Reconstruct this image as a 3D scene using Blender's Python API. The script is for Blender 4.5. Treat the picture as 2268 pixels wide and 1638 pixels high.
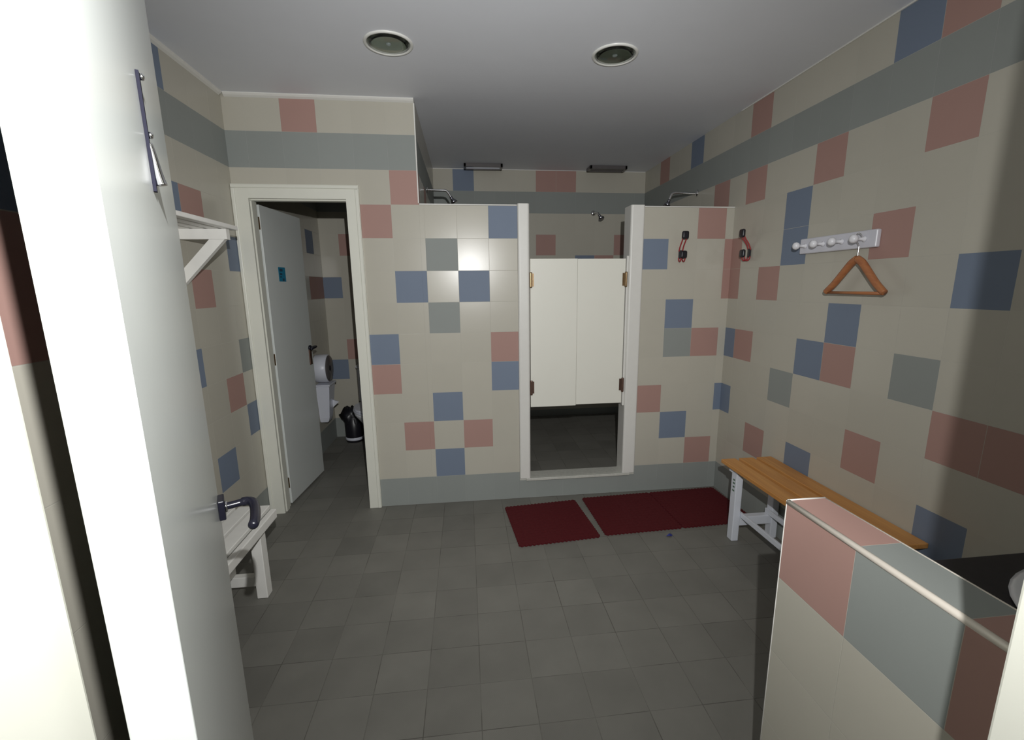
import bpy, bmesh, math, random
from mathutils import Vector, Matrix, Euler
random.seed(4)
D = bpy.data
scene = bpy.context.scene
for o in list(D.objects):
    D.objects.remove(o, do_unlink=True)
COL = scene.collection

# ------------------------------------------------------------------ camera
CAM = Vector((0.64097, -3.08975, 1.49683))
YAW, PIT, ROL, FPX = 0.11475, -0.19755, -0.00968, 1024.97
cy, sy, cp, sp = math.cos(YAW), math.sin(YAW), math.cos(PIT), math.sin(PIT)
fv = Vector((sy*cp, cy*cp, sp)); rv = Vector((cy, -sy, 0)); uv_ = rv.cross(fv)
c_, s_ = math.cos(ROL), math.sin(ROL)
r2 = c_*rv + s_*uv_; u2 = -s_*rv + c_*uv_
cd = D.cameras.new('camera'); cam = D.objects.new('camera', cd); COL.objects.link(cam)
cd.sensor_fit = 'HORIZONTAL'; cd.sensor_width = 36.0; cd.lens = FPX/2268*36
cd.shift_x = -18.9/2268; cd.shift_y = 20.1/2268; cd.clip_start = 0.01
M = Matrix((r2, u2, -fv)).transposed().to_4x4(); M.translation = CAM
cam.matrix_world = M
scene.camera = cam

# ------------------------------------------------------------------ world and light
w = D.worlds.new('world'); scene.world = w; w.use_nodes = True
w.node_tree.nodes['Background'].inputs[0].default_value = (0.75, 0.85, 1.0, 1)
w.node_tree.nodes['Background'].inputs[1].default_value = 0.004
ld = D.lights.new('flash', 'SPOT'); fl = D.objects.new('flash', ld); COL.objects.link(fl)
fl.location = (0.708, -3.138, 1.775)
aim = Vector((0.80, 0.0, 1.32)) - Vector(fl.location)
fl.rotation_euler = aim.to_track_quat('-Z', 'Y').to_euler()
ld.energy = 190; ld.shadow_soft_size = 0.0065; ld.spot_size = math.radians(165); ld.spot_blend = 1.0
ld.color = (1.0, 1.0, 0.99)
# the flash throws more light along its axis than to its sides
ld.use_nodes = True
nt = ld.node_tree; em = nt.nodes['Emission']
tc = nt.nodes.new('ShaderNodeTexCoord'); sx = nt.nodes.new('ShaderNodeSeparateXYZ')
nt.links.new(tc.outputs['Normal'], sx.inputs[0])
ab = nt.nodes.new('ShaderNodeMath'); ab.operation = 'ABSOLUTE'; nt.links.new(sx.outputs['Z'], ab.inputs[0])
cr = nt.nodes.new('ShaderNodeValToRGB'); nt.links.new(ab.outputs[0], cr.inputs[0])
BEAM = [(0.30, 0.42), (0.5, 0.50), (0.64, 0.46), (0.73, 0.52), (0.79, 0.66), (0.85, 0.88), (0.92, 0.98), (1.0, 1.0)]
e0 = cr.color_ramp.elements
while len(e0) > 1: e0.remove(e0[0])
e0[0].position = BEAM[0][0]; e0[0].color = (BEAM[0][1],)*3 + (1,)
for p, v in BEAM[1:]:
    e = e0.new(p); e.color = (v, v, v, 1)
nt.links.new(cr.outputs[0], em.inputs['Strength'])

scene.view_settings.view_transform = 'Standard'
scene.view_settings.look = 'None'
scene.view_settings.exposure = 0.08
scene.view_settings.gamma = 1.0
scene.view_settings.use_curve_mapping = False

# ------------------------------------------------------------------ materials
def srgb(r, g, b):
    f = lambda c: (c/255/12.92) if c/255 <= 0.04045 else ((c/255+0.055)/1.055)**2.4
    return (f(r), f(g), f(b), 1)
def N(nt, t, **k):
    n = nt.nodes.new(t)
    for a, b in k.items(): setattr(n, a, b)
    return n
def base_mat(name):
    m = D.materials.new(name); m.use_nodes = True
    return m, m.node_tree, m.node_tree.nodes['Principled BSDF']
def plain(name, col, rough=0.5, metal=0.0, noise=0.04, scale=30, bump=0.0, spec=0.5, coat=0.0):
    m, nt, b = base_mat(name)
    L = nt.links.new
    tc = N(nt, 'ShaderNodeTexCoord'); nz = N(nt, 'ShaderNodeTexNoise'); nz.inputs['Scale'].default_value = scale
    nz.inputs['Detail'].default_value = 4
    L(tc.outputs['Object'], nz.inputs['Vector'])
    mx = N(nt, 'ShaderNodeMix', data_type='RGBA', blend_type='MIX')
    mx.inputs['A'].default_value = tuple(c*(1-noise*2) for c in col[:3]) + (1,)
    mx.inputs['B'].default_value = tuple(min(1, c*(1+noise*2)) for c in col[:3]) + (1,)
    L(nz.outputs['Fac'], mx.inputs['Factor']); L(mx.outputs['Result'], b.inputs['Base Color'])
    b.inputs['Roughness'].default_value = rough; b.inputs['Metallic'].default_value = metal
    b.inputs['Specular IOR Level'].default_value = spec
    b.inputs['Coat Weight'].default_value = coat
    if bump:
        bp = N(nt, 'ShaderNodeBump'); bp.inputs['Strength'].default_value = bump; bp.inputs['Distance'].default_value = 0.002
        L(nz.outputs['Fac'], bp.inputs['Height']); L(bp.outputs[0], b.inputs['Normal'])
    return m
def tile(name, col, grout, rough=0.35, gw=0.0035, tilt=0.012, var=0.04, bump=0.25, fine=False, dirt=0.0, spec=.5):
    """glazed tile; UVs count tiles, so grout runs where a UV is whole"""
    m, nt, b = base_mat(name); L = nt.links.new
    uv = N(nt, 'ShaderNodeUVMap'); b.inputs['Specular IOR Level'].default_value = spec
    fr = N(nt, 'ShaderNodeVectorMath', operation='FRACTION'); L(uv.outputs[0], fr.inputs[0])
    sb = N(nt, 'ShaderNodeVectorMath', operation='SUBTRACT'); L(fr.outputs[0], sb.inputs[0]); sb.inputs[1].default_value = (.5, .5, 0)
    av = N(nt, 'ShaderNodeVectorMath', operation='ABSOLUTE'); L(sb.outputs[0], av.inputs[0])
    sp_ = N(nt, 'ShaderNodeSeparateXYZ'); L(av.outputs[0], sp_.inputs[0])
    mxm = N(nt, 'ShaderNodeMath', operation='MAXIMUM'); L(sp_.outputs[0], mxm.inputs[0]); L(sp_.outputs[1], mxm.inputs[1])
    mr = N(nt, 'ShaderNodeMapRange'); mr.inputs['From Min'].default_value = .5-gw*1.6; mr.inputs['From Max'].default_value = .5-gw*.7
    L(mxm.outputs[0], mr.inputs['Value'])
    mr_out = mr.outputs[0]
    if fine:   # joints worn unevenly
        tn = N(nt, 'ShaderNodeTexCoord'); gz = N(nt, 'ShaderNodeTexNoise'); gz.inputs['Scale'].default_value = 6; gz.inputs['Detail'].default_value = 1
        L(tn.outputs['Object'], gz.inputs['Vector'])
        g2 = N(nt, 'ShaderNodeMapRange'); g2.inputs['From Min'].default_value = .38; g2.inputs['From Max'].default_value = .66; g2.inputs['To Min'].default_value = .12
        L(gz.outputs['Fac'], g2.inputs['Value'])
        gm = N(nt, 'ShaderNodeMath', operation='MULTIPLY'); L(mr.outputs[0], gm.inputs[0]); L(g2.outputs[0], gm.inputs[1]); mr_out = gm.outputs[0]
    flr = N(nt, 'ShaderNodeVectorMath', operation='FLOOR'); L(uv.outputs[0], flr.inputs[0])
    wn = N(nt, 'ShaderNodeTexWhiteNoise', noise_dimensions='3D'); L(flr.outputs[0], wn.inputs['Vector'])
    # tone differs a little from tile to tile
    tcn = N(nt, 'ShaderNodeTexCoord'); nz = N(nt, 'ShaderNodeTexNoise'); nz.inputs['Scale'].default_value = 9 if not fine else 5
    nz.inputs['Detail'].default_value = 6; L(tcn.outputs['Object'], nz.inputs['Vector'])
    ad = N(nt, 'ShaderNodeMath', operation='MULTIPLY_ADD'); L(wn.outputs['Value'], ad.inputs[0]); ad.inputs[1].default_value = var; ad.inputs[2].default_value = 1-var*.5
    ad2 = N(nt, 'ShaderNodeMath', operation='MULTIPLY_ADD'); L(nz.outputs['Fac'], ad2.inputs[0]); ad2.inputs[1].default_value = var+dirt; L(ad.outputs[0], ad2.inputs[2])
    ad3 = N(nt, 'ShaderNodeMath', operation='SUBTRACT'); L(ad2.outputs[0], ad3.inputs[0]); ad3.inputs[1].default_value = (var+dirt)*.5
    vm = N(nt, 'ShaderNodeVectorMath', operation='SCALE'); vm.inputs[0].default_value = col[:3]; L(ad3.outputs[0], vm.inputs['Scale'])
    mx = N(nt, 'ShaderNodeMix', data_type='RGBA'); L(mr_out, mx.inputs['Factor']); L(vm.outputs[0], mx.inputs['A']); mx.inputs['B'].default_value = grout
    L(mx.outputs['Result'], b.inputs['Base Color'])
    rr = N(nt, 'ShaderNodeMath', operation='MULTIPLY_ADD'); L(mr.outputs[0], rr.inputs[0]); rr.inputs[1].default_value = .45; rr.inputs[2].default_value = rough
    L(rr.outputs[0], b.inputs['Roughness'])
    # each tile sits a hair out of true
    geo = N(nt, 'ShaderNodeNewGeometry')
    s1 = N(nt, 'ShaderNodeVectorMath', operation='SUBTRACT'); L(wn.outputs['Color'], s1.inputs[0]); s1.inputs[1].default_value = (.5, .5, .5)
    s2 = N(nt, 'ShaderNodeVectorMath', operation='SCALE'); L(s1.outputs[0], s2.inputs[0]); s2.inputs['Scale'].default_value = tilt*2
    s3 = N(nt, 'ShaderNodeVectorMath', operation='ADD'); L(s2.outputs[0], s3.inputs[0]); L(geo.outputs['Normal'], s3.inputs[1])
    s4 = N(nt, 'ShaderNodeVectorMath', operation='NORMALIZE'); L(s3.outputs[0], s4.inputs[0])
    inv = N(nt, 'ShaderNodeMath', operation='SUBTRACT'); inv.inputs[0].default_value = 1; L(mr.outputs[0], inv.inputs[1])
    hsum = inv
    if fine:   # anti-slip weave pressed into the floor tiles
        v2 = N(nt, 'ShaderNodeVectorMath', operation='SCALE'); L(uv.outputs[0], v2.inputs[0]); v2.inputs['Scale'].default_value = 2*math.pi*28
        sn = N(nt, 'ShaderNodeVectorMath', operation='SINE'); L(v2.outputs[0], sn.inputs[0])
        sps = N(nt, 'ShaderNodeSeparateXYZ'); L(sn.outputs[0], sps.inputs[0])
        ml = N(nt, 'ShaderNodeMath', operation='MULTIPLY'); L(sps.outputs[0], ml.inputs[0]); L(sps.outputs[1], ml.inputs[1])
        hsum = N(nt, 'ShaderNodeMath', operation='MULTIPLY_ADD'); L(ml.outputs[0], hsum.inputs[0]); hsum.inputs[1].default_value = .12; L(inv.outputs[0], hsum.inputs[2])
    n2 = N(nt, 'ShaderNodeTexNoise'); n2.inputs['Scale'].default_value = 120; L(tcn.outputs['Object'], n2.inputs['Vector'])
    h2 = N(nt, 'ShaderNodeMath', operation='MULTIPLY_ADD'); L(n2.outputs['Fac'], h2.inputs[0]); h2.inputs[1].default_value = .12; L(hsum.outputs[0], h2.inputs[2])
    bp = N(nt, 'ShaderNodeBump'); bp.inputs['Strength'].default_value = bump; bp.inputs['Distance'].default_value = .0012
    L(h2.outputs[0], bp.inputs['Height']); L(s4.outputs[0], bp.inputs['Normal']); L(bp.outputs[0], b.inputs['Normal'])
    return m

GROUT = (.47, .455, .395, 1)
BEIGE = tile('beige_tile', (.505, .482, .412, 1), GROUT, rough=.255, tilt=.005, spec=.36)
BLUE = tile('blue_tile', (.185, .228, .305, 1), GROUT, rough=.6, spec=.3)
PINK = tile('pink_tile', (.41, .252, .218, 1), GROUT, rough=.6, spec=.3)
GREY = tile('grey_tile', (.285, .305, .290, 1), (.34, .35, .34, 1), rough=.6, spec=.3)
TM = [BEIGE, BLUE, PINK, GREY]; TI = {'e': 0, 'b': 1, 'p': 2, 'g': 3}
FLOOR = tile('floor_tile', (.18, .175, .155, 1), (.095, .09, .078, 1), rough=.55, gw=.006, tilt=.035, var=.16, bump=.5, fine=True, dirt=.22)
PAINT = plain('white_ceiling_paint', (.79, .81, .86, 1), .6, noise=.012, scale=6, bump=.05)
GLOSS = plain('white_gloss_paint', (.78, .78, .74, 1), .32, noise=.01, scale=5)
DOORP = plain('grey_white_door_paint', (.70, .73, .71, 1), .22, noise=.015, scale=3)
FRAME = plain('cream_frame_paint', (.74, .74, .66, 1), .4, noise=.015, scale=8)
PANEL = plain('cream_door_panel', (.80, .79, .71, 1), .42, noise=.01, scale=5)
TRIMC = plain('cream_tile_edge', (.74, .68, .60, 1), .28, noise=.02)
TRIMW = plain('white_trim', (.74, .73, .69, 1), .38, noise=.015)
MARBLE = plain('pale_stone', (.55, .55, .50, 1), .35, noise=.10, scale=50)
WBENCH = plain('white_bench_paint', (.86, .85, .81, 1), .3, noise=.03, scale=20, bump=.04)
LEGW = plain('white_metal_paint', (.74, .77, .84, 1), .35, noise=.015)
CHROME = plain('chrome', (.82, .82, .84, 1), .12, 1.0, noise=.01)
DCHROME = plain('dark_chrome', (.35, .35, .40, 1), .18, 1.0, noise=.02)
MATTBLACK = plain('matt_near_black', (.012, .012, .02, 1), .85, 0, spec=.08)
BLACK = plain('black_plastic', (.012, .011, .016, 1), .35, noise=.1)
NAVY = plain('black_handle_plastic', (.010, .010, .018, 1), .25, noise=.1)
RED = plain('red_strap', (.34, .035, .04, 1), .5, noise=.08)
BRASS = plain('aged_brass', (.30, .21, .12, 1), .32, .9, noise=.15, scale=60)
DBRONZE = plain('bronze_plate', (.13, .075, .055, 1), .4, .5, noise=.15)
MATR = plain('red_rubber', (.088, .009, .012, 1), .75, noise=.12, scale=80, bump=.2, spec=.2)
PORC = plain('white_porcelain', (.78, .79, .82, 1), .12, noise=.01, coat=.3)
PLASW = plain('white_plastic', (.74, .76, .84, 1), .35, noise=.01)
DGREY = plain('smoked_plastic', (.12, .11, .11, 1), .3, noise=.05)
PAPER = plain('white_paper', (.75, .76, .80, 1), .8, noise=.02)
BAG = plain('black_bag', (.012, .012, .016, 1), .35, noise=.2, scale=25, bump=.6)
KNOBW = plain('white_peg_paint', (.80, .80, .84, 1), .28, noise=.01)
RACKW = plain('lilac_white_rack_paint', (.66, .66, .72, 1), .30, noise=.015)
TEAL = plain('teal_notice', (.02, .22, .36, 1), .45, noise=.06)
TEALD = plain('dark_notice_print', (.03, .07, .12, 1), .5, noise=.05)
SCRAP = plain('blue_scrap', (.03, .04, .22, 1), .5, noise=.1)
COUNTER = plain('dark_stone', (.010, .008, .012, 1), .45, noise=.3, scale=60)
GLASS = None
def wood(name, c1, c2, rough=.42, axis=1, sc=9):
    m, nt, b = base_mat(name); L = nt.links.new
    tc = N(nt, 'ShaderNodeTexCoord'); mp = N(nt, 'ShaderNodeMapping'); s = [sc*3]*3; s[axis] = sc*.12
    mp.inputs['Scale'].default_value = s; L(tc.outputs['Object'], mp.inputs[0])
    nz = N(nt, 'ShaderNodeTexNoise'); nz.inputs['Scale'].default_value = 1.5; nz.inputs['Detail'].default_value = 8; nz.inputs['Distortion'].default_value = .6
    L(mp.outputs[0], nz.inputs['Vector'])
    cr = N(nt, 'ShaderNodeValToRGB'); L(nz.outputs['Fac'], cr.inputs[0])
    cr.color_ramp.elements[0].position = .3; cr.color_ramp.elements[0].color = c1
    cr.color_ramp.elements[1].position = .75; cr.color_ramp.elements[1].color = c2
    L(cr.outputs[0], b.inputs['Base Color']); b.inputs['Roughness'].default_value = rough
    bp = N(nt, 'ShaderNodeBump'); bp.inputs['Strength'].default_value = .08; L(nz.outputs['Fac'], bp.inputs['Height']); L(bp.outputs[0], b.inputs['Normal'])
    return m
SLAT = wood('orange_varnished_pine', (.50, .215, .055, 1), (.68, .335, .10, 1))
HANG = wood('hanger_wood', (.34, .12, .05, 1), (.46, .19, .07, 1), axis=1, sc=14)
def lens_mat():
    m, nt, b = base_mat('lamp_glass')
    b.inputs['Base Color'].default_value = (.8, .85, .8, 1); b.inputs['Roughness'].default_value = .05
    b.inputs['Transmission Weight'].default_value = 1.0; b.inputs['IOR'].default_value = 1.3
    return m
LENS = lens_mat()
REFL = plain('lamp_reflector', (.42, .46, .39, 1), .3, .6, noise=.1, scale=12)

# ------------------------------------------------------------------ helpers
def link(name, bm, mats, parent=None, smooth=False, loc=None):
    me = D.meshes.new(name); bm.normal_update(); bm.to_mesh(me); bm.free()
    for m in (mats if isinstance(mats, (list, tuple)) else [mats]): me.materials.append(m)
    if smooth:
        for p in me.polygons: p.use_smooth = True
    o = D.objects.new(name, me); COL.objects.link(o)
    if parent: o.parent = parent
    if loc is not None: o.location = loc
    return o
def thing(name, label, cat, loc=(0, 0, 0), rz=0, group=None):
    o = D.objects.new(name, None); COL.objects.link(o); o.empty_display_size = .05
    o.location = loc; o.rotation_euler = (0, 0, rz)
    o['label'] = label; o['category'] = cat
    if group: o['group'] = group
    return o
def tag(o, label, cat, group=None):
    o['label'] = label; o['category'] = cat
    if group: o['group'] = group
    return o
def struct(o, label=None):
    o['kind'] = 'structure'
    if label: o['label'] = label
    return o
def box(bm, x0, x1, y0, y1, z0, z1, bev=0.0, seg=2, rot=None, pivot=None):
    r = bmesh.ops.create_cube(bm, size=1.0)
    vs = r['verts']
    for v in vs:
        v.co = Vector(((x0+x1)/2+v.co.x*(x1-x0), (y0+y1)/2+v.co.y*(y1-y0), (z0+z1)/2+v.co.z*(z1-z0)))
    if bev:
        es = list({e for v in vs for e in v.link_edges})
        rr = bmesh.ops.bevel(bm, geom=es, offset=bev, segments=seg, affect='EDGES', profile=.5)
        vs = list(set([v for v in rr['verts']] + [v for v in vs if v.is_valid]))
    if rot is not None:
        p = Vector(pivot) if pivot else Vector(((x0+x1)/2, (y0+y1)/2, (z0+z1)/2))
        bmesh.ops.transform(bm, matrix=Matrix.Translation(p) @ rot.to_4x4() @ Matrix.Translation(-p), verts=vs)
    return vs
def mbox(name, *a, mat=None, parent=None, bev=0.0, **k):
    bm = bmesh.new(); box(bm, *a, bev=bev, **k); return link(name, bm, mat, parent)
def cyl(bm, p0, p1, r0, r1=None, n=24, caps=True):
    r1 = r0 if r1 is None else r1
    p0 = Vector(p0); p1 = Vector(p1); d = p1-p0; q = d.to_track_quat('Z', 'Y')
    r = bmesh.ops.create_cone(bm, cap_ends=caps, cap_tris=False, segments=n, radius1=r0, radius2=r1, depth=d.length)
    bmesh.ops.transform(bm, matrix=Matrix.Translation((p0+p1)/2) @ q.to_matrix().to_4x4(), verts=r['verts'])
    return r['verts']
def lathe(bm, prof, origin, axis='Z', n=32, sx=1, sy_=1):
    """prof: (radius, height) along axis"""
    q = {'Z': Matrix.Identity(3), 'X': Vector((1, 0, 0)).to_track_quat('Z', 'Y').to_matrix(), '-X': Vector((-1, 0, 0)).to_track_quat('Z', 'Y').to_matrix(),
         '-Y': Vector((0, -1, 0)).to_track_quat('Z', 'Y').to_matrix(), '-Z': Vector((0, 0, -1)).to_track_quat('Z', 'Y').to_matrix()}[axis] if isinstance(axis, str) else axis
    O = Vector(origin); rings = []
    for (r, h) in prof:
        ring = []
        if r < 1e-6: ring = [bm.verts.new(O + q @ Vector((0, 0, h)))]
        else:
            for i in range(n):
                a = 2*math.pi*i/n
                ring.append(bm.verts.new(O + q @ Vector((r*math.cos(a)*sx, r*math.sin(a)*sy_, h))))
        rings.append(ring)
    for a, b in zip(rings, rings[1:]):
        for i in range(n):
            j = (i+1) % n
            if len(a) == 1 and len(b) == 1: continue
            if len(a) == 1: bm.faces.new((a[0], b[j], b[i]))
            elif len(b) == 1: bm.faces.new((a[i], a[j], b[0]))
            else: bm.faces.new((a[i], a[j], b[j], b[i]))
    bmesh.ops.recalc_face_normals(bm, faces=bm.faces)
def tube(bm, pts, r, n=12, closed_caps=True, flat=1.0):
    pts = [Vector(p) for p in pts]; R = r if isinstance(r, (list, tuple)) else [r]*len(pts)
    rings = []; up = None
    for i, p in enumerate(pts):
        t = (pts[min(i+1, len(pts)-1)] - pts[max(i-1, 0)]).normalized()
        if up is None:
            up = Vector((0, 0, 1)) if abs(t.z) < .9 else Vector((1, 0, 0))
        a = t.cross(up).normalized(); b = a.cross(t).normalized(); up = b
        rings.append([bm.verts.new(p + a*R[i]*math.cos(2*math.pi*k/n) + b*R[i]*flat*math.sin(2*math.pi*k/n)) for k in range(n)])
    for A, B in zip(rings, rings[1:]):
        for k in range(n): bm.faces.new((A[k], A[(k+1) % n], B[(k+1) % n], B[k]))
    if closed_caps:
        bm.faces.new(list(reversed(rings[0]))); bm.faces.new(rings[-1])
    bmesh.ops.recalc_face_normals(bm, faces=bm.faces)
def smooth_path(pts, n=6):
    P = [Vector(p) for p in pts]; out = []
    for i in range(len(P)-1):
        p0 = P[max(i-1, 0)]; p1 = P[i]; p2 = P[i+1]; p3 = P[min(i+2, len(P)-1)]
        for k in range(n):
            t = k/n
            out.append(.5*((2*p1)+(-p0+p2)*t+(2*p0-5*p1+4*p2-p3)*t*t+(-p0+3*p1-3*p2+p3)*t**3))
    out.append(P[-1]); return out
def prism(bm, poly, axis, a0, a1):
    """poly in the plane normal to axis; x->(y,z) y->(x,z) z->(x,y)"""
    def mk(p, a):
        return {'x': (a, p[0], p[1]), 'y': (p[0], a, p[1]), 'z': (p[0], p[1], a)}[axis]
    A = [bm.verts.new(mk(p, a0)) for p in poly]; B = [bm.verts.new(mk(p, a1)) for p in poly]
    bm.faces.new(A); bm.faces.new(list(reversed(B)))
    for i in range(len(poly)):
        j = (i+1) % len(poly); bm.faces.new((A[i], B[i], B[j], A[j]))
    bmesh.ops.recalc_face_normals(bm, faces=bm.faces)

def tiled(name, O, U, Nrm, u, z, ph, cols, thick, holes=(), back=None, phb=None, band=True, T=.2, side='cell'):
    """a solid wall whose front is cut along its tile joints; cols {(col,row): colour letter}"""
    O = Vector(O); U = Vector(U); Nn = Vector(Nrm); Z = Vector((0, 0, 1))
    bm = bmesh.new(); uvl = bm.loops.layers.uv.new('UVMap')
    def cuts(a, b, p, extra):
        s = {round(a, 5), round(b, 5)}
        k = math.floor((a-p)/T)
        while p+k*T < b+1e-6:
            x = p+k*T
            if a+1e-4 < x < b-1e-4: s.add(round(x, 5))
            k += 1
        for e in extra:
            if a < e < b: s.add(round(e, 5))
        l = sorted(s); out = [l[0]]
        for q in l[1:]:
            if q-out[-1] > 1e-4: out.append(q)
        return out
    hu = [h[0] for h in holes]+[h[1] for h in holes]; hz = [h[2] for h in holes]+[h[3] for h in holes]
    us = cuts(u[0], u[1], ph, hu); zs = cuts(z[0], z[1], 0, hz)
    def inhole(a, b): return any(h[0] < a < h[1] and h[2] < b < h[3] for h in holes)
    cells = {}
    for i in range(len(us)-1):
        for j in range(len(zs)-1):
            if not inhole((us[i]+us[i+1])/2, (zs[j]+zs[j+1])/2): cells[(i, j)] = 1
    vc = {}
    def V(i, j, s):
        key = (i, j, s)
        if key not in vc: vc[key] = bm.verts.new(O+U*us[i]+Z*zs[j]-Nn*(thick if s else 0))
        return vc[key]
    def colr(i, j, tab, p):
        k = math.floor(((us[i]+us[i+1])/2-p)/T); r = math.floor(((zs[j]+zs[j+1])/2)/T)
        c = tab.get((k, r))
        if c is None: c = 'g' if band and r in (0, 11) else 'e'
        return TI[c]
    flip = U.cross(Z).dot(Nn) < 0
    def face(vs, mi, uvs):
        f = bm.faces.new(vs); f.material_index = mi
        for l, q in zip(f.loops, uvs): l[uvl].uv = q
        return f
    for (i, j) in cells:
        q = [((us[a]-ph)/T+40, zs[b]/T+40) for a, b in ((i, j), (i+1, j), (i+1, j+1), (i, j+1))]
        vs = [V(i, j, 0), V(i+1, j, 0), V(i+1, j+1, 0), V(i, j+1, 0)]
        mi = colr(i, j, cols, ph)
        f = face(vs, mi, q)
        f.normal_update()
        pb = ph if phb is None else phb
        qb = [((us[a]-pb)/T+80, zs[b]/T+40) for a, b in ((i, j+1), (i+1, j+1), (i+1, j), (i, j))]
        face([V(i, j+1, 1), V(i+1, j+1, 1), V(i+1, j, 1), V(i, j, 1)], colr(i, j, back or {}, pb), qb)
        for (di, dj, e) in ((-1, 0, ((i, j), (i, j+1))), (1, 0, ((i+1, j+1), (i+1, j))), (0, -1, ((i+1, j), (i, j))), (0, 1, ((i, j+1), (i+1, j+1)))):
            if (i+di, j+dj) in cells: continue
            a, b = e
            if dj == 0: qs = [(.5, zs[a[1]]/T), (.5, zs[b[1]]/T), (.5+thick/T*.9, zs[b[1]]/T), (.5+thick/T*.9, zs[a[1]]/T)]
            else: qs = [((us[a[0]]-ph)/T, .5), ((us[b[0]]-ph)/T, .5), ((us[b[0]]-ph)/T, .9), ((us[a[0]]-ph)/T, .9)]
            face([V(*b, 0), V(*a, 0), V(*a, 1), V(*b, 1)][::-1], mi if side == 'cell' else side, [qs[1], qs[0], qs[3], qs[2]][::-1])
    bmesh.ops.recalc_face_normals(bm, faces=bm.faces)
    o = link(name, bm, TM + [TRIMW])
    return struct(o)

# ------------------------------------------------------------------ the room
XL, XR, YR, H, YF = -.715, 2.4614, 1.65, 2.6, -2.788
# front of the toilet stall, full height, x up to .37
tiled('wall_stall', (0, 0, 0), (1, 0, 0), (0, -1, 0), (XL, .37), (0, H), 0,
      {(-2, 12): 'p', (1, 10): 'p', (1, 7): 'b', (1, 2): 'p', (0, 9): 'p', (0, 5): 'b', (0, 4): 'p'}, .10,
      holes=[(-.655, -.03, -.01, 2.055)])
tiled('wall_shower', (0, 0, 0), (1, 0, 0), (0, -1, 0), (.3702, .985), (0, 2.0), 0,
      {(4, 9): 'b', (2, 8): 'g', (3, 7): 'b', (2, 6): 'g', (4, 5): 'p', (4, 4): 'b', (2, 3): 'b', (1, 7): 'b', (1, 2): 'p', (3, 2): 'p', (2, 1): 'b'}, .10)
tiled('wall_shower_right', (0, 0, 0), (1, 0, 0), (0, -1, 0), (1.83, XR), (0, 2.0), 1.807,
      {(0, 8): 'b', (2, 9): 'p', (1, 6): 'b', (1, 5): 'g', (2, 5): 'p', (0, 3): 'p', (1, 2): 'b', (2, 1): 'p', (3, 8): 'p', (3, 7): 'p', (3, 3): 'b'}, .10)
tiled('wall_threshold', (0, 0, 0), (1, 0, 0), (0, -1, 0), (.9852, 1.8298), (0, .135), .9, {}, .10)
# divider between stall and showers
tiled('wall_divider', (.37, 0, 0), (0, 1, 0), (1, 0, 0), (.1002, YR), (0, H), .05, {(2, 10): 'p', (5, 8): 'b'}, .10)
# rear walls of showers and stall
tiled('wall_rear', (0, YR, 0), (1, 0, 0), (0, -1, 0), (.27, XR), (0, H), .355,
      {(1, 12): 'b', (5, 12): 'p', (6, 12): 'p', (5, 9): 'p', (9, 9): 'p', (7, 8): 'b', (8, 8): 'p', (3, 6): 'b'}, .10)
tiled('wall_rear_stall', (0, YR, 0), (1, 0, 0), (0, -1, 0), (XL, .2698), (0, H), -.542,
      {(-1, 7): 'b', (-1, 3): 'b', (0, 9): 'p', (0, 4): 'p'}, .10)
RWc = {(1, 5): 'p', (0, 5): 'b', (3, 4): 'g', (4, 5): 'b', (5, 5): 'p', (5, 6): 'b', (2, 7): 'p', (3, 8): 'b', (3, 9): 'b', (6, 8): 'p', (7, 5): 'g', (6, 3): 'p',
       (2, 2): 'p', (4, 2): 'b', (8, 4): 'p', (9, 4): 'p', (8, 7): 'b', (8, 2): 'b', (4, 10): 'p', (7, 10): 'p', (1, 10): 'p', (-1, 10): 'p', (1, 12): 'p', (6, 12): 'b', (7, 12): 'p',
       (0, 7): 'p', (0, 8): 'p', (0, 3): 'b', (-3, 12): 'b', (-6, 12): 'p', (11, 8): 'b', (11, 3): 'p'}
tiled('wall_right', (XR, 0, 0), (0, -1, 0), (-1, 0, 0), (-YR-.1, -YF+.12), (0, H), .119-.2, RWc, .10)
tiled('wall_left', (XL, 0, 0), (0, 1, 0), (1, 0, 0), (YF-.12, YR+.1), (0, H), -.152,
      {(-1, 4): 'p', (0, 3): 'b', (0, 5): 'g', (-3, 5): 'b', (-2, 7): 'p', (0, 8): 'b', (-2, 9): 'p', (-3, 9): 'b', (-2, 2): 'b', (-3, 12): 'b',
       (7, 9): 'b', (7, 7): 'p', (8, 7): 'p', (-6, 6): 'p', (-5, 3): 'b'}, .10)
# tiled wall the entrance door folds back against
tiled('wall_entry', (.05, 0, 0), (0, 1, 0), (1, 0, 0), (YF+.0002, -2.05), (0, H), -2.72,
      {(1, 7): 'p', (1, 8): 'b', (0, 7): 'p', (2, 4): 'b'}, .10)
# front wall with the entrance
tiled('wall_front', (0, YF, 0), (1, 0, 0), (0, 1, 0), (XL, XR), (0, H), 0, {}, .12,
      holes=[(.33, 1.151, -.01, 2.145)])
# low screen wall right of the entrance
tiled('wall_half', (1.373, 0, 0), (0, -1, 0), (-1, 0, 0), (2.16, -YF-.0002), (0, 1.0), 2.16,
      {(0, 4): 'p', (1, 4): 'g', (2, 4): 'p', (3, 4): 'p'}, .10)

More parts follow.
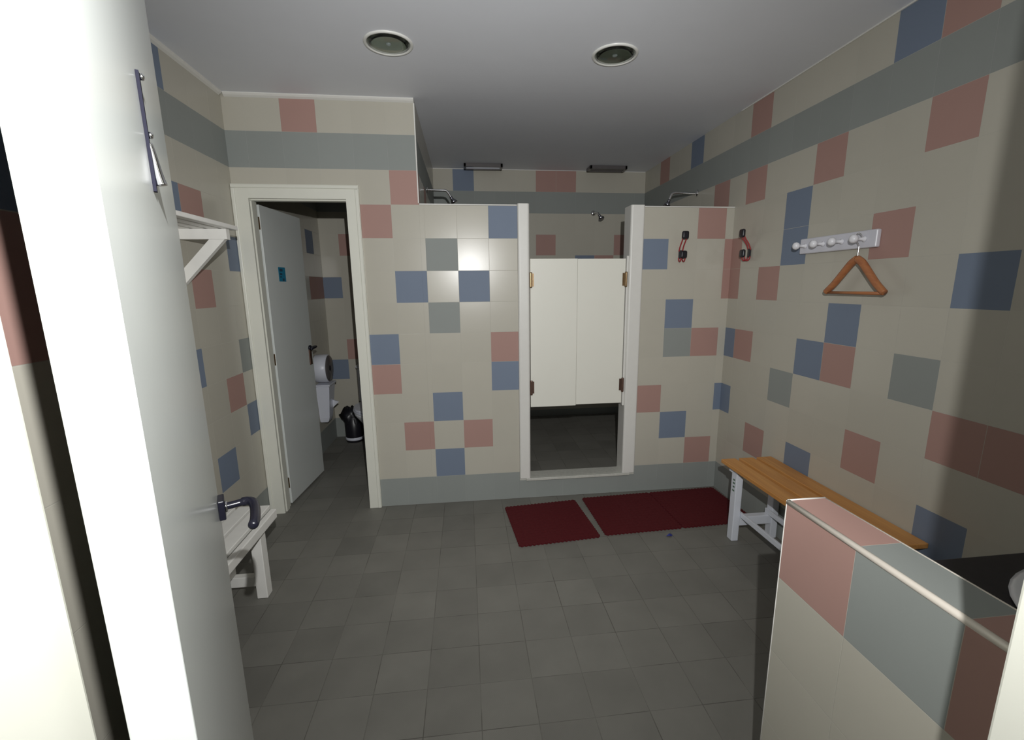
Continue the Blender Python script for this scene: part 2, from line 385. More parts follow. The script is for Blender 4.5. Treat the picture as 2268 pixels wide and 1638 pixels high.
# floor
bm = bmesh.new(); uvl = bm.loops.layers.uv.new('UVMap')
fx0, fx1, fy0, fy1 = XL-.1, XR+.1, -4.0, YR+.1
vs = [bm.verts.new(p) for p in ((fx0, fy0, 0), (fx1, fy0, 0), (fx1, fy1, 0), (fx0, fy1, 0), (fx0, fy0, -.1), (fx1, fy0, -.1), (fx1, fy1, -.1), (fx0, fy1, -.1))]
for idx in ((0, 1, 2, 3), (7, 6, 5, 4), (0, 4, 5, 1), (1, 5, 6, 2), (2, 6, 7, 3), (3, 7, 4, 0)):
    f = bm.faces.new([vs[i] for i in idx])
    for l in f.loops: l[uvl].uv = ((l.vert.co.x-.05)/.2+40, (l.vert.co.y+.59)/.1945+40)
struct(link('floor', bm, FLOOR))
bm = bmesh.new(); uvl = bm.loops.layers.uv.new('UVMap')
box(bm, .3705, XR-.0005, .1105, YR-.0005, .0005, .13)
for f in bm.faces:
    for l in f.loops: l[uvl].uv = ((l.vert.co.x-.37)/.2+60, (l.vert.co.y+.03)/.2+60)
struct(link('floor_shower', bm, FLOOR))
struct(mbox('ceiling', XL-.1, XR+.1, YF-.12, YR+.1, H, H+.1, mat=PAINT))

# cornice strips under the ceiling
def cornice(name, a, b, nrm):
    a = Vector(a); b = Vector(b); n = Vector(nrm); bm = bmesh.new()
    prof = [(0, 0), (.018, 0), (.018, -.006), (.012, -.014), (0, -.022)]
    A = [bm.verts.new(a+n*p+Vector((0, 0, q))) for p, q in prof]; B = [bm.verts.new(b+n*p+Vector((0, 0, q))) for p, q in prof]
    bm.faces.new(A); bm.faces.new(B[::-1])
    for i in range(5): bm.faces.new((A[i], B[i], B[(i+1) % 5], A[(i+1) % 5]))
    bmesh.ops.recalc_face_normals(bm, faces=bm.faces)
    return struct(link(name, bm, TRIMW))
e = .0004
cornice('trim_1', (XL+.019, -e, H-e), (.37, -e, H-e), (0, -1, 0))
cornice('trim_2', (XL+e, -2.04, H-e), (XL+e, -.0194, H-e), (1, 0, 0))
struct(mbox('trim_3', XR-.007, XR-e, -2.78, -.002, H-.007, H-e, mat=TRIMW))
struct(mbox('trim_4', .372, XR-.008, YR-.006, YR-e, H-.006, H-e, mat=TRIMW))
# white edge strips: low shower walls
struct(mbox('trim_5', .3715, .984, -.004, .104, 2.0005, 2.008, mat=TRIMW, bev=.002))
struct(mbox('trim_6', 1.8315, XR-e, -.004, .104, 2.0005, 2.008, mat=TRIMW, bev=.002))
struct(mbox('trim_7', .366, .373, -.0045, -e, 2.0095, 2.575, mat=TRIMW))
# posts either side of the shower opening
def post(name, x0, x1):
    bm = bmesh.new()
    r = .014; pr = []
    for k in range(9):
        a = math.pi/2*k/8
        pr.append((x0+r-r*math.cos(a), -.018+r-r*math.sin(a)))
    for k in range(9):
        a = math.pi/2*k/8
        pr.append((x1-r+r*math.sin(a), -.018+r-r*math.cos(a)))
    pr += [(x1, -e), (x1-.0005, 0), (x1-.0005, .112), (x0+.0005, .112), (x0+.0005, 0), (x0, -e)]
    prism(bm, pr, 'z', .1555, 2.012)
    return struct(link(name, bm, TRIMW))
post('trim_8', .9855, 1.062)
post('trim_9', 1.735, 1.8295)
bm = bmesh.new()
box(bm, .9856, 1.8294, 0, .11, .1352, .155)
box(bm, 1.03, 1.79, -.02, 0.0, .1352, .155, bev=.003)
struct(link('trim_10', bm, MARBLE))
# bullnose on the half wall
def edge_strip(name, pts, r=.006, mat=TRIMW):
    bm = bmesh.new(); tube(bm, pts, r, n=12); return struct(link(name, bm, mat, smooth=True))
edge_strip('trim_11', [(1.3775, -2.163, .9955), (1.3775, YF+.002, .9955)], .0068, TRIMC)
edge_strip('trim_12', [(1.4705, -2.163, .9975), (1.4705, YF+.002, .9975)], .0034, TRIMC)
edge_strip('trim_13', [(1.375, -2.162, 1.0), (1.375, -2.162, .001)], .0026)
edge_strip('trim_14', [(1.376, -2.161, .999), (1.471, -2.161, .999)], .003)
edge_strip('trim_15', [(1.472, -2.161, .99), (1.472, -2.161, .001)], .003)

# ------------------------------------------------------------------ toilet stall door frame
bm = bmesh.new()
# casing: flat board with a raised outer bead
for (x0, x1) in ((-.7145, -.622), (-.062, .016)):
    box(bm, x0, x1, -.018, -e, .001, 2.026)
box(bm, -.7145, .016, -.018, -e, 2.026, 2.106)
for (x0, x1, z0, z1) in ((-.006, .014, .001, 2.0835), (-.7135, -.693, .001, 2.0835)):
    box(bm, x0, x1, -.026, -.016, z0, z1, bev=.004)
box(bm, -.7135, .014, -.026, -.016, 2.084, 2.104, bev=.004)
# lining through the wall with a stop
box(bm, -.6545, -.627, -.003, .1, .001, 2.03); box(bm, -.057, -.0305, -.003, .1, .001, 2.03); box(bm, -.6545, -.0305, -.003, .1, 2.028, 2.0545)
box(bm, -.627, -.617, .01, .055, .001, 2.02); box(bm, -.067, -.057, .01, .055, .001, 2.02); box(bm, -.627, -.057, .01, .055, 2.018, 2.03)
struct(link('trim_16', bm, FRAME), 'cream painted frame around the toilet stall doorway')

# toilet door leaf, hinged left, open into the stall
d = struct(D.objects.new('door_2', None)); COL.objects.link(d)
d.location = (-.657, .118, 0); d.rotation_euler = (0, 0, math.radians(-4.6))
d['label'] = 'pale grey toilet stall door standing open inwards with a teal notice'
d.empty_display_size = .05
mbox('leaf', .0, .037, .0, .590, .012, 2.012, mat=DOORP, parent=d, bev=.0015)
for z in (1.90, 1.035, .165):
    bm = bmesh.new()
    cyl(bm, (-.002, -.008, z-.04), (-.002, -.008, z+.04), .006, n=12)
    box(bm, .002, .033, -.002, .0, z-.038, z+.038)
    link('hinge', bm, BRASS, d)
bm = bmesh.new(); box(bm, .0371, .0378, .165, .265, 1.545, 1.64)
n_ = link('notice', bm, TEAL, d)
bm = bmesh.new()
for k, (a, b_) in enumerate(((1.612, 1.63), (1.588, 1.60), (1.572, 1.580))):
    box(bm, .0379, .0382, .18, .225-.01*k, a, b_)
box(bm, .0379, .0382, .215, .24, 1.548, 1.566)
link('print', bm, TEALD, n_)
bm = bmesh.new(); box(bm, .0371, .046, .515, .555, .915, 1.035, bev=.003)
link('escutcheon', bm, DBRONZE, d)
bm = bmesh.new()
tube(bm, smooth_path([(.046, .535, 1.045), (.085, .535, 1.055), (.095, .515, 1.055), (.097, .45, 1.05), (.09, .44, 1.045)]), .009)
cyl(bm, (.0372, .535, 1.045), (.05, .535, 1.045), .02)
link('lever_handle', bm, NAVY, d, smooth=True)

# ------------------------------------------------------------------ shower swing doors
def swing(name, x0, x1, hx, sgn, zb, zt, lab):
    o = struct(D.objects.new(name, None)); COL.objects.link(o); o.location = (hx, .012, 0); o['label'] = lab
    mbox('leaf', x0-hx, x1-hx, -.009, .009, zb, zt, mat=PANEL, parent=o, bev=.0015)
    for z0, z1, m in ((1.487, 1.587, BRASS), (.762, .862, DBRONZE)):
        bm = bmesh.new()
        lathe(bm, [(0, 0), (.008, .0), (.0095, .006), (.0095, z1-z0-.006), (.008, z1-z0), (0, z1-z0)], (sgn*.003, -.021, z0), n=16)
        box(bm, min(0, sgn*.024), max(0, sgn*.024), -.0125, -.0093, z0+.008, z1-.008)
        link('hinge', bm, m, o)
    return o
swing('door_3', 1.068, 1.3865, 1.068, 1, .672, 1.674, 'left cream panel of the shower swing doors')
swing('door_4', 1.3875, 1.716, 1.720, -1, .679, 1.673, 'right cream panel of the shower swing doors')
bm = bmesh.new(); box(bm, 1.722, 1.7345, .0, .03, .66, 1.69); struct(link('trim_17', bm, TRIMW))

# ------------------------------------------------------------------ entrance: frame and door
bm = bmesh.new()
for (x0, x1) in ((.3305, .375), (1.106, 1.1505)):
    box(bm, x0, x1, YF-.14, YF+.001, .001, 2.14, bev=.003)
box(bm, .3305, 1.1505, YF-.14, YF+.001, 2.10, 2.1445, bev=.003)
box(bm, .255, .345, YF-.155, YF-.1215, .001, 2.22, bev=.004); box(bm, 1.136, 1.226, YF-.155, YF-.1215, .001, 2.22, bev=.004)
box(bm, .255, 1.226, YF-.155, YF-.1215, 2.13, 2.22, bev=.004)
struct(link('trim_18', bm, FRAME), 'overexposed cream frame of the entrance door, close to the camera')

A = Vector((.428, -2.772)); Dd = Vector((-.437, .8995)).normalized(); ang = math.atan2(Dd.y, Dd.x)
d1 = struct(D.objects.new('door_1', None)); COL.objects.link(d1)
d1.location = (A.x, A.y, 0); d1.rotation_euler = (0, 0, ang)   # local x runs to the free edge, face at y=0 looks to -y
d1['label'] = 'white entrance door folded back on the left with a black lever'
d1.empty_display_size = .05
mbox('leaf', 0, .752, 0, .037, .010, 2.095, mat=DOORP, parent=d1, bev=.0015)
for z in (.25, 1.05, 1.85):
    bm = bmesh.new(); cyl(bm, (-.004, .043, z-.045), (-.004, .043, z+.045), .006, n=12); box(bm, -.001, .0, .004, .033, z-.04, z+.04)
    link('hinge', bm, DCHROME, d1)
zc = 1.055
bm = bmesh.new(); box(bm, .682, .724, -.012, -.0002, zc-.021, zc+.021, bev=.002)
pl = link('lever_rose', bm, NAVY, d1)
bm = bmesh.new(); tube(bm, [(.703, -.012, zc), (.703, -.016, zc)], [.012, .011]); link('collar', bm, CHROME, pl, smooth=True)
bm = bmesh.new()
pth = smooth_path([(.703, -.008, zc), (.703, -.030, zc+.001), (.703, -.050, zc+.002), (.692, -.061, zc+.001), (.665, -.064, zc-.003), (.62, -.061, zc-.006), (.595, -.055, zc-.008)], 6)
tube(bm, pth, [.0075]*10+[.0095]*(len(pth)-12)+[.0085, .004], n=16)
link('lever', bm, NAVY, d1, smooth=True)
# chrome hook and pins over a thin near-black strip, high on the door
bm = bmesh.new()
x = .352
prism(bm, [(x-.006, 1.742), (x+.006, 1.742), (x+.005, 1.69), (x+.0045, 1.612), (x-.0045, 1.612), (x-.005, 1.69)], 'y', -.0035, -.0002)
link('dark_strip', bm, MATTBLACK, d1)
hk = d1.children[-1]
for z in (1.737, 1.675):
    bm = bmesh.new(); tube(bm, [(x, -.003, z), (x, -.006, z), (x, -.008, z)], [.0035, .004, .0025], n=12); link('pin', bm, CHROME, hk, smooth=True)
bm = bmesh.new()
pth = smooth_path([(x, -.003, 1.666), (x, -.0045, 1.655), (x, -.006, 1.640), (x, -.0075, 1.628), (x, -.009, 1.620)], 5)
tube(bm, pth, [.003+.003*i/(len(pth)-1) for i in range(len(pth))], n=12)
link('hook', bm, CHROME, hk, smooth=True)

# ------------------------------------------------------------------ ceiling lamps
def lamp(x, y, lab):
    t = thing('ceiling_lamp', lab, 'lamp', (x, y, H-.0005), 0, 'round ceiling lamps')
    bm = bmesh.new()
    lathe(bm, [(.112, 0), (.112, -.003), (.108, -.007), (.102, -.008), (.098, -.005), (.097, 0)], (0, 0, 0), n=48)
    link('rim', bm, GLOSS, t, smooth=True)
    bm = bmesh.new()
    lathe(bm, [(0, -.0015), (.03, -.0015), (.060, -.0018), (.0965, -.0022), (.0965, -.0005), (0, -.0005)], (0, 0, 0), n=48)
    link('reflector', bm, REFL, t)
    bm = bmesh.new()
    lathe(bm, [(0, -.0115), (.04, -.0105), (.07, -.0085), (.095, -.005), (.0955, -.0035), (.069, -.0065), (.04, -.0085), (0, -.0095)], (0, 0, 0), n=48)
    link('glass', bm, LENS, t, smooth=True)
    bm = bmesh.new(); lathe(bm, [(0, -.0085), (.008, -.008), (.012, -.0045), (.012, -.0022), (0, -.0022)], (0, 0, 0), n=20)
    link('bulb', bm, PLASW, t, smooth=True)
lamp(.326, -.645, 'round recessed ceiling lamp nearer the toilet stall, left of the two')
lamp(1.402, -.640, 'round recessed ceiling lamp in front of the swing doors, right of the two')

def vent(x0, x1, y0, y1, lab, m):
    t = thing('ceiling_vent', lab, 'vent', ((x0+x1)/2, (y0+y1)/2, H-.0005), 0, 'oblong ceiling grilles over the showers')
    w_, d_ = (x1-x0)/2, (y1-y0)/2
    bm = bmesh.new()
    box(bm, -w_, w_, -d_, -d_+.022, -.03, 0, bev=.003); box(bm, -w_, w_, d_-.022, d_, -.03, 0, bev=.003)
    box(bm, -w_, -w_+.022, -d_, d_, -.03, 0, bev=.003); box(bm, w_-.022, w_, -d_, d_, -.03, 0, bev=.003)
    link('frame', bm, DGREY, t)
    bm = bmesh.new(); box(bm, -w_+.022, w_-.022, -d_+.022, d_-.022, -.012, -.0005); link('panel', bm, m, t)
    for k in range(3):
        bm = bmesh.new(); yy = -d_+.022+(k+.5)*(2*d_-.044)/3
        box(bm, -w_+.023, w_-.023, yy-.004, yy+.004, -.026, -.013); link('slat', bm, m, t)
vent(.662, 1.018, 1.435, 1.565, 'oblong ceiling grille with a pale panel, above the left shower', PLASW)
vent(1.835, 2.195, 1.425, 1.560, 'dark oblong ceiling grille above the right shower', DGREY)

# ------------------------------------------------------------------ shower heads
def shower_arm(root, pts, wall_n, label):
    t = thing('shower_head', label, 'shower head', root, 0, 'chrome shower arms')
    bm = bmesh.new()
    P = [Vector(p)-Vector(root) for p in pts]
    tube(bm, smooth_path(P, 5), .009, n=14); link('arm', bm, CHROME, t, smooth=True)
    bm = bmesh.new(); n = Vector(wall_n)
    cyl(bm, n*.0005, n*.010, .026, .018, n=24); link('flange', bm, CHROME, t, smooth=True)
    bm = bmesh.new(); dd = (P[-1]-P[-2]).normalized()
    cyl(bm, P[-1], P[-1]+dd*.018, .012, .012, n=20); cyl(bm, P[-1]+dd*.018, P[-1]+dd*.05, .013, .030, n=24)
    link('rose', bm, DCHROME, t, smooth=True)
shower_arm((.37, .74, 2.230), [(.371, .74, 2.230), (.45, .74, 2.229), (.508, .74, 2.228), (.530, .74, 2.215), (.552, .74, 2.180)], (1, 0, 0), 'chrome shower arm on the divider wall, left cubicle')
shower_arm((XR, .55, 2.196), [(XR-.001, .55, 2.196), (2.36, .55, 2.196), (2.275, .55, 2.195), (2.252, .55, 2.18), (2.238, .55, 2.145)], (-1, 0, 0), 'chrome shower arm on the right wall, right cubicle')
shower_arm((1.935, YR, 2.205), [(1.935, YR-.001, 2.205), (1.945, YR-.05, 2.207), (1.96, YR-.085, 2.195), (1.968, YR-.1, 2.175)], (0, -1, 0), 'dark shower head on the rear wall above the swing doors')

# ------------------------------------------------------------------ benches
def leg_box(bm, x0, x1, y0, y1, z0, z1): box(bm, x0, x1, y0, y1, z0, z1, bev=.003)
bz = .470
t = thing('bench', 'wooden slatted bench with white legs along the right wall', 'bench', (2.295, -1.1, 0))
ox, oy = 2.295, -1.1
for (x0, x1) in ((2.135, 2.225), (2.248, 2.338), (2.361, 2.456)):
    bm = bmesh.new(); box(bm, x0-ox, x1-ox, -1.600-oy, -.615-oy, bz-.022, bz, bev=.003)
    link('slat', bm, SLAT, t)
for y in (-.718, -1.49):
    for x in (2.162, 2.405):
        bm = bmesh.new(); box(bm, x-ox, x+.042-ox, y-.026-oy, y+.026-oy, 0.001, bz-.0225, bev=.004)
        lg = link('leg', bm, LEGW, t)
        if x < 2.2 and y > -1:
            bm = bmesh.new()
            for k, z in enumerate((.375, .355, .333, .31)):
                box(bm, x-.0006-ox, x-.0002-ox, y-.012-oy, y+.006-oy+.002*(k % 2), z, z+.010)
            link('mark', bm, plain('green_print', (.10, .18, .12, 1), .6), lg)
    bm = bmesh.new(); box(bm, 2.2045-ox, 2.4045-ox, y-.02-oy, y+.02-oy, .095, .150, bev=.003); link('cross_rail', bm, LEGW, t)
    bm = bmesh.new(); box(bm, 2.162-ox, 2.447-ox, y+.0265-oy if y > -1 else y-.0565-oy, y+.0565-oy if y > -1 else y-.0265-oy, bz-.055, bz-.0225, bev=.002); link('top_rail', bm, LEGW, t)
for x in (2.2060, 2.388):
    bm = bmesh.new(); box(bm, x-ox, x+.014-ox, -1.51-oy, -.700-oy, .1505, .180, bev=.002); link('long_rail', bm, LEGW, t)

lz = .410
t = thing('bench', 'white painted slatted bench by the left wall, half behind the open door', 'bench', (-.53, -1.35, 0))
ox, oy = -.53, -1.35
for (x0, x1) in ((-.708, -.640), (-.625, -.557), (-.542, -.474), (-.459, -.390)):
    bm = bmesh.new(); box(bm, x0-ox, x1-ox, -1.86-oy, -.752-oy, lz-.022, lz, bev=.003); link('slat', bm, WBENCH, t)
bm = bmesh.new(); box(bm, -.3745-ox, -.345-ox, -1.86-oy, -.79-oy, lz-.050, lz-.004, bev=.004); link('front_rail', bm, WBENCH, t)
for y in (-.900, -1.72):
    for x in (-.700, -.425):
        bm = bmesh.new(); box(bm, x-ox, x+.050-ox, y-.028-oy, y+.028-oy, .001, lz-.0225, bev=.003); link('leg', bm, WBENCH, t)
    bm = bmesh.new(); box(bm, -.6495-ox, -.4255-ox, y-.018-oy, y+.018-oy, .062, .115, bev=.003); link('cross_rail', bm, WBENCH, t)
    bm = bmesh.new(); box(bm, -.3995-.0-ox, -.3755-ox, y-.02-oy, y+.02-oy, lz-.06, lz-.0225); link('bracket', bm, WBENCH, t)
bm = bmesh.new(); box(bm, -.56-ox, -.53-ox, -1.74-oy, -.88-oy, .116, .15, bev=.002); link('long_rail', bm, WBENCH, t)

# ------------------------------------------------------------------ slatted shelf on the left wall
t = thing('wall_shelf', 'white slatted shelf on brackets on the left wall', 'shelf', (XL, -.9, 1.53))
ox, oy, oz = XL, -.9, 1.53
for (x0, x1) in ((-.7135, -.655), (-.640, -.590), (-.575, -.525), (-.510, -.470)):
    bm = bmesh.new(); box(bm, x0-ox, x1-ox, -1.75-oy, -.545-oy, 1.782-oz, 1.802-oz, bev=.003); link('slat', bm, WBENCH, t)
for y in (-.605, -1.6):
    bm = bmesh.new()
    prism(bm, [(XL+.001-ox, 1.733-oz), (XL+.001-ox, 1.7815-oz), (-.492-ox, 1.7815-oz), (-.492-ox, 1.733-oz)], 'y', y-.016-oy, y+.016-oy)
    link('arm', bm, WBENCH, t)
    bm = bmesh.new()
    prism(bm, [(XL+.001-ox, 1.520-oz), (XL+.001-ox, 1.590-oz), (-.575-ox, 1.7325-oz), (-.505-ox, 1.7325-oz)], 'y', y-.014-oy, y+.014-oy)
    link('brace', bm, WBENCH, t)

# ------------------------------------------------------------------ rubber mats
def mat(cx, cy_, rz, w_, h_, lab):
    bm = bmesh.new()
    pts = []; n = 20
    def side(p, q, nn, out):
        P = Vector(p); Q = Vector(q); dr = (Q-P)/nn; nrm = Vector((dr.y, -dr.x)).normalized()
        for i in range(nn):
            a = P+dr*i
            for f, o in ((.0, 0), (.18, .0), (.30, out), (.70, out), (.82, 0)):
                v = a+dr*f+nrm*o; pts.append((v.x, v.y))
    W2, H2 = w_/2-.004, h_/2-.004
    side((-W2, -H2), (W2, -H2), n, .006); side((W2, -H2), (W2, H2), n, .006); side((W2, H2), (-W2, H2), n, .006); side((-W2, H2), (-W2, -H2), n, .006)
    prism(bm, pts, 'z', .0008, .011)
    # pierced grid relief
    for i in range(15):
        x = -W2+.02+i*(2*W2-.04)/14
        box(bm, x-.004, x+.004, -H2+.01, H2-.01, .0108, .0118)
    for i in range(15):
        y = -H2+.02+i*(2*H2-.04)/14
        box(bm, -W2+.01, W2-.01, y-.004, y+.004, .0108, .0117)
    o = link('rubber_mat', bm, MATR); o.location = (cx, cy_, 0); o.rotation_euler = (0, 0, rz)
    return tag(o, lab, 'mat', 'red rubber floor mats')
mat(1.135, -.373, math.radians(5.0), .50, .50, 'dark red rubber mat on its own, left of the swing doors sill')
mat(1.683, -.3230, math.radians(2.4), .500, .505, 'dark red rubber mat in the middle, below the shower opening')
mat(2.1895, -.3015, math.radians(2.4), .500, .505, 'dark red rubber mat in the corner by the wooden bench')

# blue scrap on the floor
bm = bmesh.new()
pp = [(0, 0, .002), (.02, .004, .012), (.032, -.004, .004), (.022, -.014, .003), (.006, -.02, .009), (-.012, -.008, .003)]
v_ = [bm.verts.new(p) for p in pp]; top = bm.verts.new((.008, -.006, .018)); bot = bm.verts.new((.008, -.006, .001))
for i in range(6): bm.faces.new((v_[i], v_[(i+1) % 6], top)); bm.faces.new((v_[(i+1) % 6], v_[i], bot))
bmesh.ops.recalc_face_normals(bm, faces=bm.faces)
o = link('plastic_scrap', bm, SCRAP); o.location = (1.815, -.632, 0)
tag(o, 'small crumpled blue scrap lying on the floor before the mats', 'litter')

# ------------------------------------------------------------------ peg rack and hanger
t = thing('coat_rack', 'white peg rack with four knobs on the right wall', 'coat rack', (XR, -.937, 1.69))
ox, oy, oz = XR, -.937, 1.69
bm = bmesh.new(); box(bm, 2.438-ox, XR-.0005-ox, -1.176-oy, -.697-oy, 1.652-oz, 1.730-oz, bev=.006, seg=3); link('board', bm, RACKW, t)
pegs = [-.741, -.865, -.985, -1.113]
for y in pegs:
    bm = bmesh.new()
    lathe(bm, [(0, .001), (.013, .001), (.013, .004), (.0075, .010), (.0065, .028), (.008, .038), (.016, .044), (.0195, .054), (.0165, .064), (.009, .069), (0, .070)],
          (2.438-ox, y-oy, 1.692-oz), axis='-X', n=28)
    link('peg', bm, KNOBW, t, smooth=True)
hx, hy = 2.405, -1.124
t = thing('coat_hanger', 'wooden coat hanger on the nearest peg of the white rack', 'hanger', (hx, hy, 1.616))
bm = bmesh.new()
hook = [(0, .0, -.01), (0, 0, .035), (0, .002, .05), (0, .016, .064), (0, .028, .078), (0, .024, .095), (0, .010, .101), (0, -.006, .093), (0, -.011, .082)]
tube(bm, smooth_path([(p[0], p[1]*.9, p[2]) for p in hook], 5), .0022, n=10); link('hook', bm, CHROME, t, smooth=True)
bm = bmesh.new()
def arm(sg):
    pts = [(0, sg*0.0, -.012), (0, sg*.03, -.030), (0, sg*.07, -.072), (0, sg*.115, -.120), (0, sg*.150, -.150), (0, sg*.163, -.160)]
    path = smooth_path(pts, 4)
    n = len(path); tube(bm, path, [(.017-.003*i/(n-1)) for i in range(n)], n=14)
arm(1); arm(-1)
link('body', bm, HANG, t, smooth=True)
bm = bmesh.new(); tube(bm, [(0, -.160, -.163), (0, .160, -.163)], .0068, n=12); link('bar', bm, HANG, t, smooth=True)

# ------------------------------------------------------------------ red and black hooks
def strap_hook(loc, rz, lab):
    t = thing('wall_hook', lab, 'hook', loc, rz, 'red and black wall hooks')   # local -y points out from the wall
    bm = bmesh.new(); box(bm, -.014, .014, -.012, -.0005, -.035, .020, bev=.005, seg=3); link('base', bm, BLACK, t)
    for s in (-1, 1):
        bm = bmesh.new()
        tube(bm, smooth_path([(s*.012, -.006, .012), (s*.012, -.020, .045), (s*.012, -.045, .078), (s*.013, -.058, .100)], 4), .0045, n=10)
        link('upper_wire', bm, RED, t, smooth=True)
        bm = bmesh.new()
        tube(bm, smooth_path([(s*.012, -.006, -.030), (s*.013, -.012, -.048), (s*.014, -.026, -.054), (s*.014, -.040, -.048), (s*.014, -.046, -.030)], 4), .0045, n=10)
        link('lower_wire', bm, RED, t, smooth=True)
    for (z, dy, h_) in ((.114, -.063, .052), (-.010, -.052, .050)):
        bm = bmesh.new(); box(bm, -.023, .023, dy-.012, dy+.012, z-h_/2, z+h_/2, bev=.0115, seg=5); link('tip', bm, BLACK, t, smooth=True)
strap_hook((2.093, -.0005, 1.705), 0, 'red and black hook on the front of the right shower wall')
strap_hook((XR-.0005, -.215, 1.700), math.radians(-90), 'red and black hook on the right wall near the corner')

# ------------------------------------------------------------------ inside the stall
t = thing('toilet', 'white toilet in the stall, mostly behind the door frame', 'toilet', (-.228, 1.3, 0))
ox, oy = -.205, 1.3
def oval(cx, cy_, a, b_, z, n=36, yb=None):
    out = []
    for i in range(n):
        th = 2*math.pi*i/n
        out.append(Vector((cx+a*math.cos(th), cy_+b_*math.sin(th)*(1.15 if math.sin(th) < 0 else .85), z)))
    return out
def loft(bm, rings, cap0=True, cap1=True):
    R = [[bm.verts.new(p) for p in r] for r in rings]; n = len(R[0])
    for a, b_ in zip(R, R[1:]):
        for i in range(n): bm.faces.new((a[i], a[(i+1) % n], b_[(i+1) % n], b_[i]))
    if cap0: bm.faces.new(R[0][::-1])
    if cap1: bm.faces.new(R[-1])
    bmesh.ops.recalc_face_normals(bm, faces=bm.faces)
bm = bmesh.new()
loft(bm, [oval(0, .02, .10, .17, .001), oval(0, .02, .095, .16, .10), oval(0, .0, .10, .16, .20), oval(0, -.05, .14, .20, .30), oval(0, -.08, .18, .235, .37), oval(0, -.08, .185, .24, .395)])
link('bowl', bm, PORC, t, smooth=True)
bm = bmesh.new(); loft(bm, [oval(0, -.08, .187, .242, .397), oval(0, -.08, .19, .245, .402), oval(0, -.08, .19, .245, .412), oval(0, -.08, .18, .235, .416)]); link('seat', bm, PLASW, t, smooth=False)
bm = bmesh.new(); loft(bm, [oval(0, -.08, .185, .24, .418), oval(0, -.08, .187, .242, .424), oval(0, -.08, .18, .235, .436), oval(0, -.08, .12, .16, .440)]); link('lid', bm, PLASW, t, smooth=False)
bm = bmesh.new(); box(bm, -.20, .20, .165, .345, .40, .735, bev=.02, seg=4); link('cistern', bm, PORC, t)
bm = bmesh.new(); box(bm, -.207, .207, .158, .348, .7355, .765, bev=.008, seg=3); link('cistern_lid', bm, PORC, t)

t = thing('waste_bin', 'black pedal bin with white band and bag beside the toilet', 'bin', (-.503, 1.50, 0))
bm = bmesh.new(); lathe(bm, [(0, .001), (.078, .001), (.082, .012), (.086, .26), (.080, .265), (0, .26)], (0, 0, 0), n=36); link('body', bm, BLACK, t, smooth=True)
bm = bmesh.new(); lathe(bm, [(.0832, .022), (.0855, .024), (.0862, .048), (.084, .050)], (0, 0, 0), n=36); link('band', bm, PLASW, t, smooth=True)
bm = bmesh.new(); random.seed(9)
rings = []
for k, (z, r) in enumerate(((.20, .0875), (.24, .095), (.275, .098), (.30, .088), (.325, .070), (.345, .045))):
    rings.append([Vector(((r*(1+.16*random.uniform(-1, 1)))*math.cos(2*math.pi*i/28)-(.02 if z > .27 else 0), (r*(1+.16*random.uniform(-1, 1)))*math.sin(2*math.pi*i/28), z+.012*random.uniform(-1, 1))) for i in range(28)])
for r in rings[0]: r.x *= 1.0
loft(bm, rings, cap0=False)
link('bag', bm, BAG, t, smooth=True)

t = thing('paper_roll_dispenser', 'round white toilet roll dispenser on the stall wall', 'dispenser', (XL, 1.20, .79))
bm = bmesh.new(); lathe(bm, [(.0, .0006), (.118, .0006), (.125, .01), (.125, .105), (.118, .112)], (0, 0, 0), axis='X', n=48); link('case', bm, PLASW, t, smooth=True)
bm = bmesh.new(); lathe(bm, [(.1175, .1125), (.112, .119), (.05, .124), (.03, .124), (.03, .121), (0, .121)], (0, 0, 0), axis='X', n=48); link('cover', bm, DGREY, t, smooth=True)
bm = bmesh.new(); lathe(bm, [(.022, .1215), (.020, .127), (0, .128)], (0, 0, 0), axis='X', n=24); link('lock', bm, BLACK, t, smooth=True)

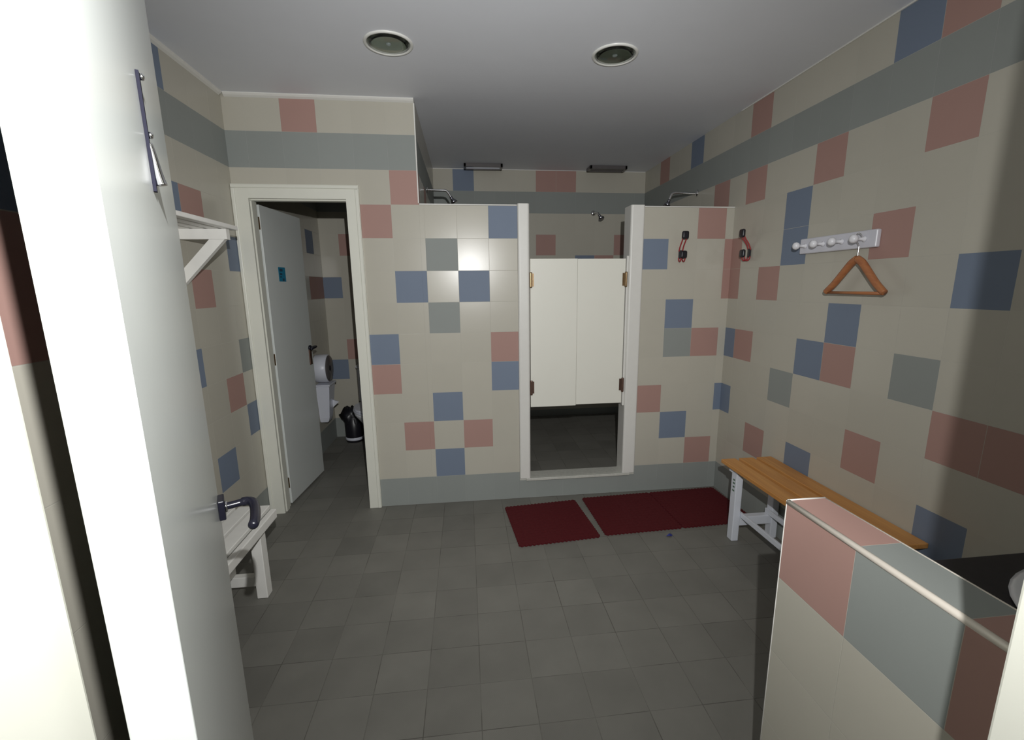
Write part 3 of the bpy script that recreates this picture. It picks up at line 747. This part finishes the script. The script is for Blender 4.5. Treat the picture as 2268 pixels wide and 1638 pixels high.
t = thing('towel_dispenser', 'tapered white paper holder with sheet sticking out, under the roll dispenser', 'dispenser', (XL, 1.225, .28))
bm = bmesh.new()
def rr(x0, x1, y0, y1, z): return [Vector(p) for p in ((x0, y0, z), (x1, y0, z), (x1, y1, z), (x0, y1, z))]
loft(bm, [rr(.001, .07, -.055, .055, .012), rr(.001, .085, -.065, .065, .05), rr(.001, .118, -.100, .100, .355)])
bmesh.ops.bevel(bm, geom=bm.edges[:], offset=.006, segments=2, affect='EDGES')
link('holder', bm, PLASW, t)
bm = bmesh.new(); box(bm, .0008, .128, -.112, .112, .3565, .372, bev=.004); link('rim', bm, PLASW, t)
bm = bmesh.new()
P0 = [(.104, -.03, .23), (.165, .0, .19), (.098, .03, .13), (.100, .04, .20)]
a = [bm.verts.new(p) for p in P0]; b_ = [bm.verts.new((p[0]+.001, p[1]+.004, p[2])) for p in P0]
bm.faces.new(a); bm.faces.new(b_[::-1])
for i in range(4): bm.faces.new((a[i], b_[i], b_[(i+1) % 4], a[(i+1) % 4]))
bmesh.ops.recalc_face_normals(bm, faces=bm.faces)
link('sheet', bm, PAPER, t)

# ------------------------------------------------------------------ washstand behind the half wall
t = thing('washstand', 'dark washbasin counter in the shade behind the half wall', 'washstand', (2.0, -2.5, 0))
ox, oy = 2.0, -2.5
bm = bmesh.new(); box(bm, 1.60-ox, XR-.001-ox, YF+.001-oy, -2.215-oy, .815, .85, bev=.003); link('counter', bm, COUNTER, t)
bm = bmesh.new(); box(bm, 1.63-ox, XR-.001-ox, YF+.001-oy, -2.25-oy, .001, .8145, bev=.003); link('cabinet', bm, COUNTER, t)
bm = bmesh.new()
def ov(a, b_, z, n=40): return [Vector((-.03+a*math.cos(2*math.pi*i/n), .02+b_*math.sin(2*math.pi*i/n), z)) for i in range(n)]
loft(bm, [ov(.25, .19, .8505), ov(.275, .205, .852), ov(.278, .208, .858), ov(.268, .198, .862), ov(.235, .165, .859), ov(.20, .14, .8525), ov(.1, .07, .8515)])
link('basin', bm, PORC, t, smooth=True)
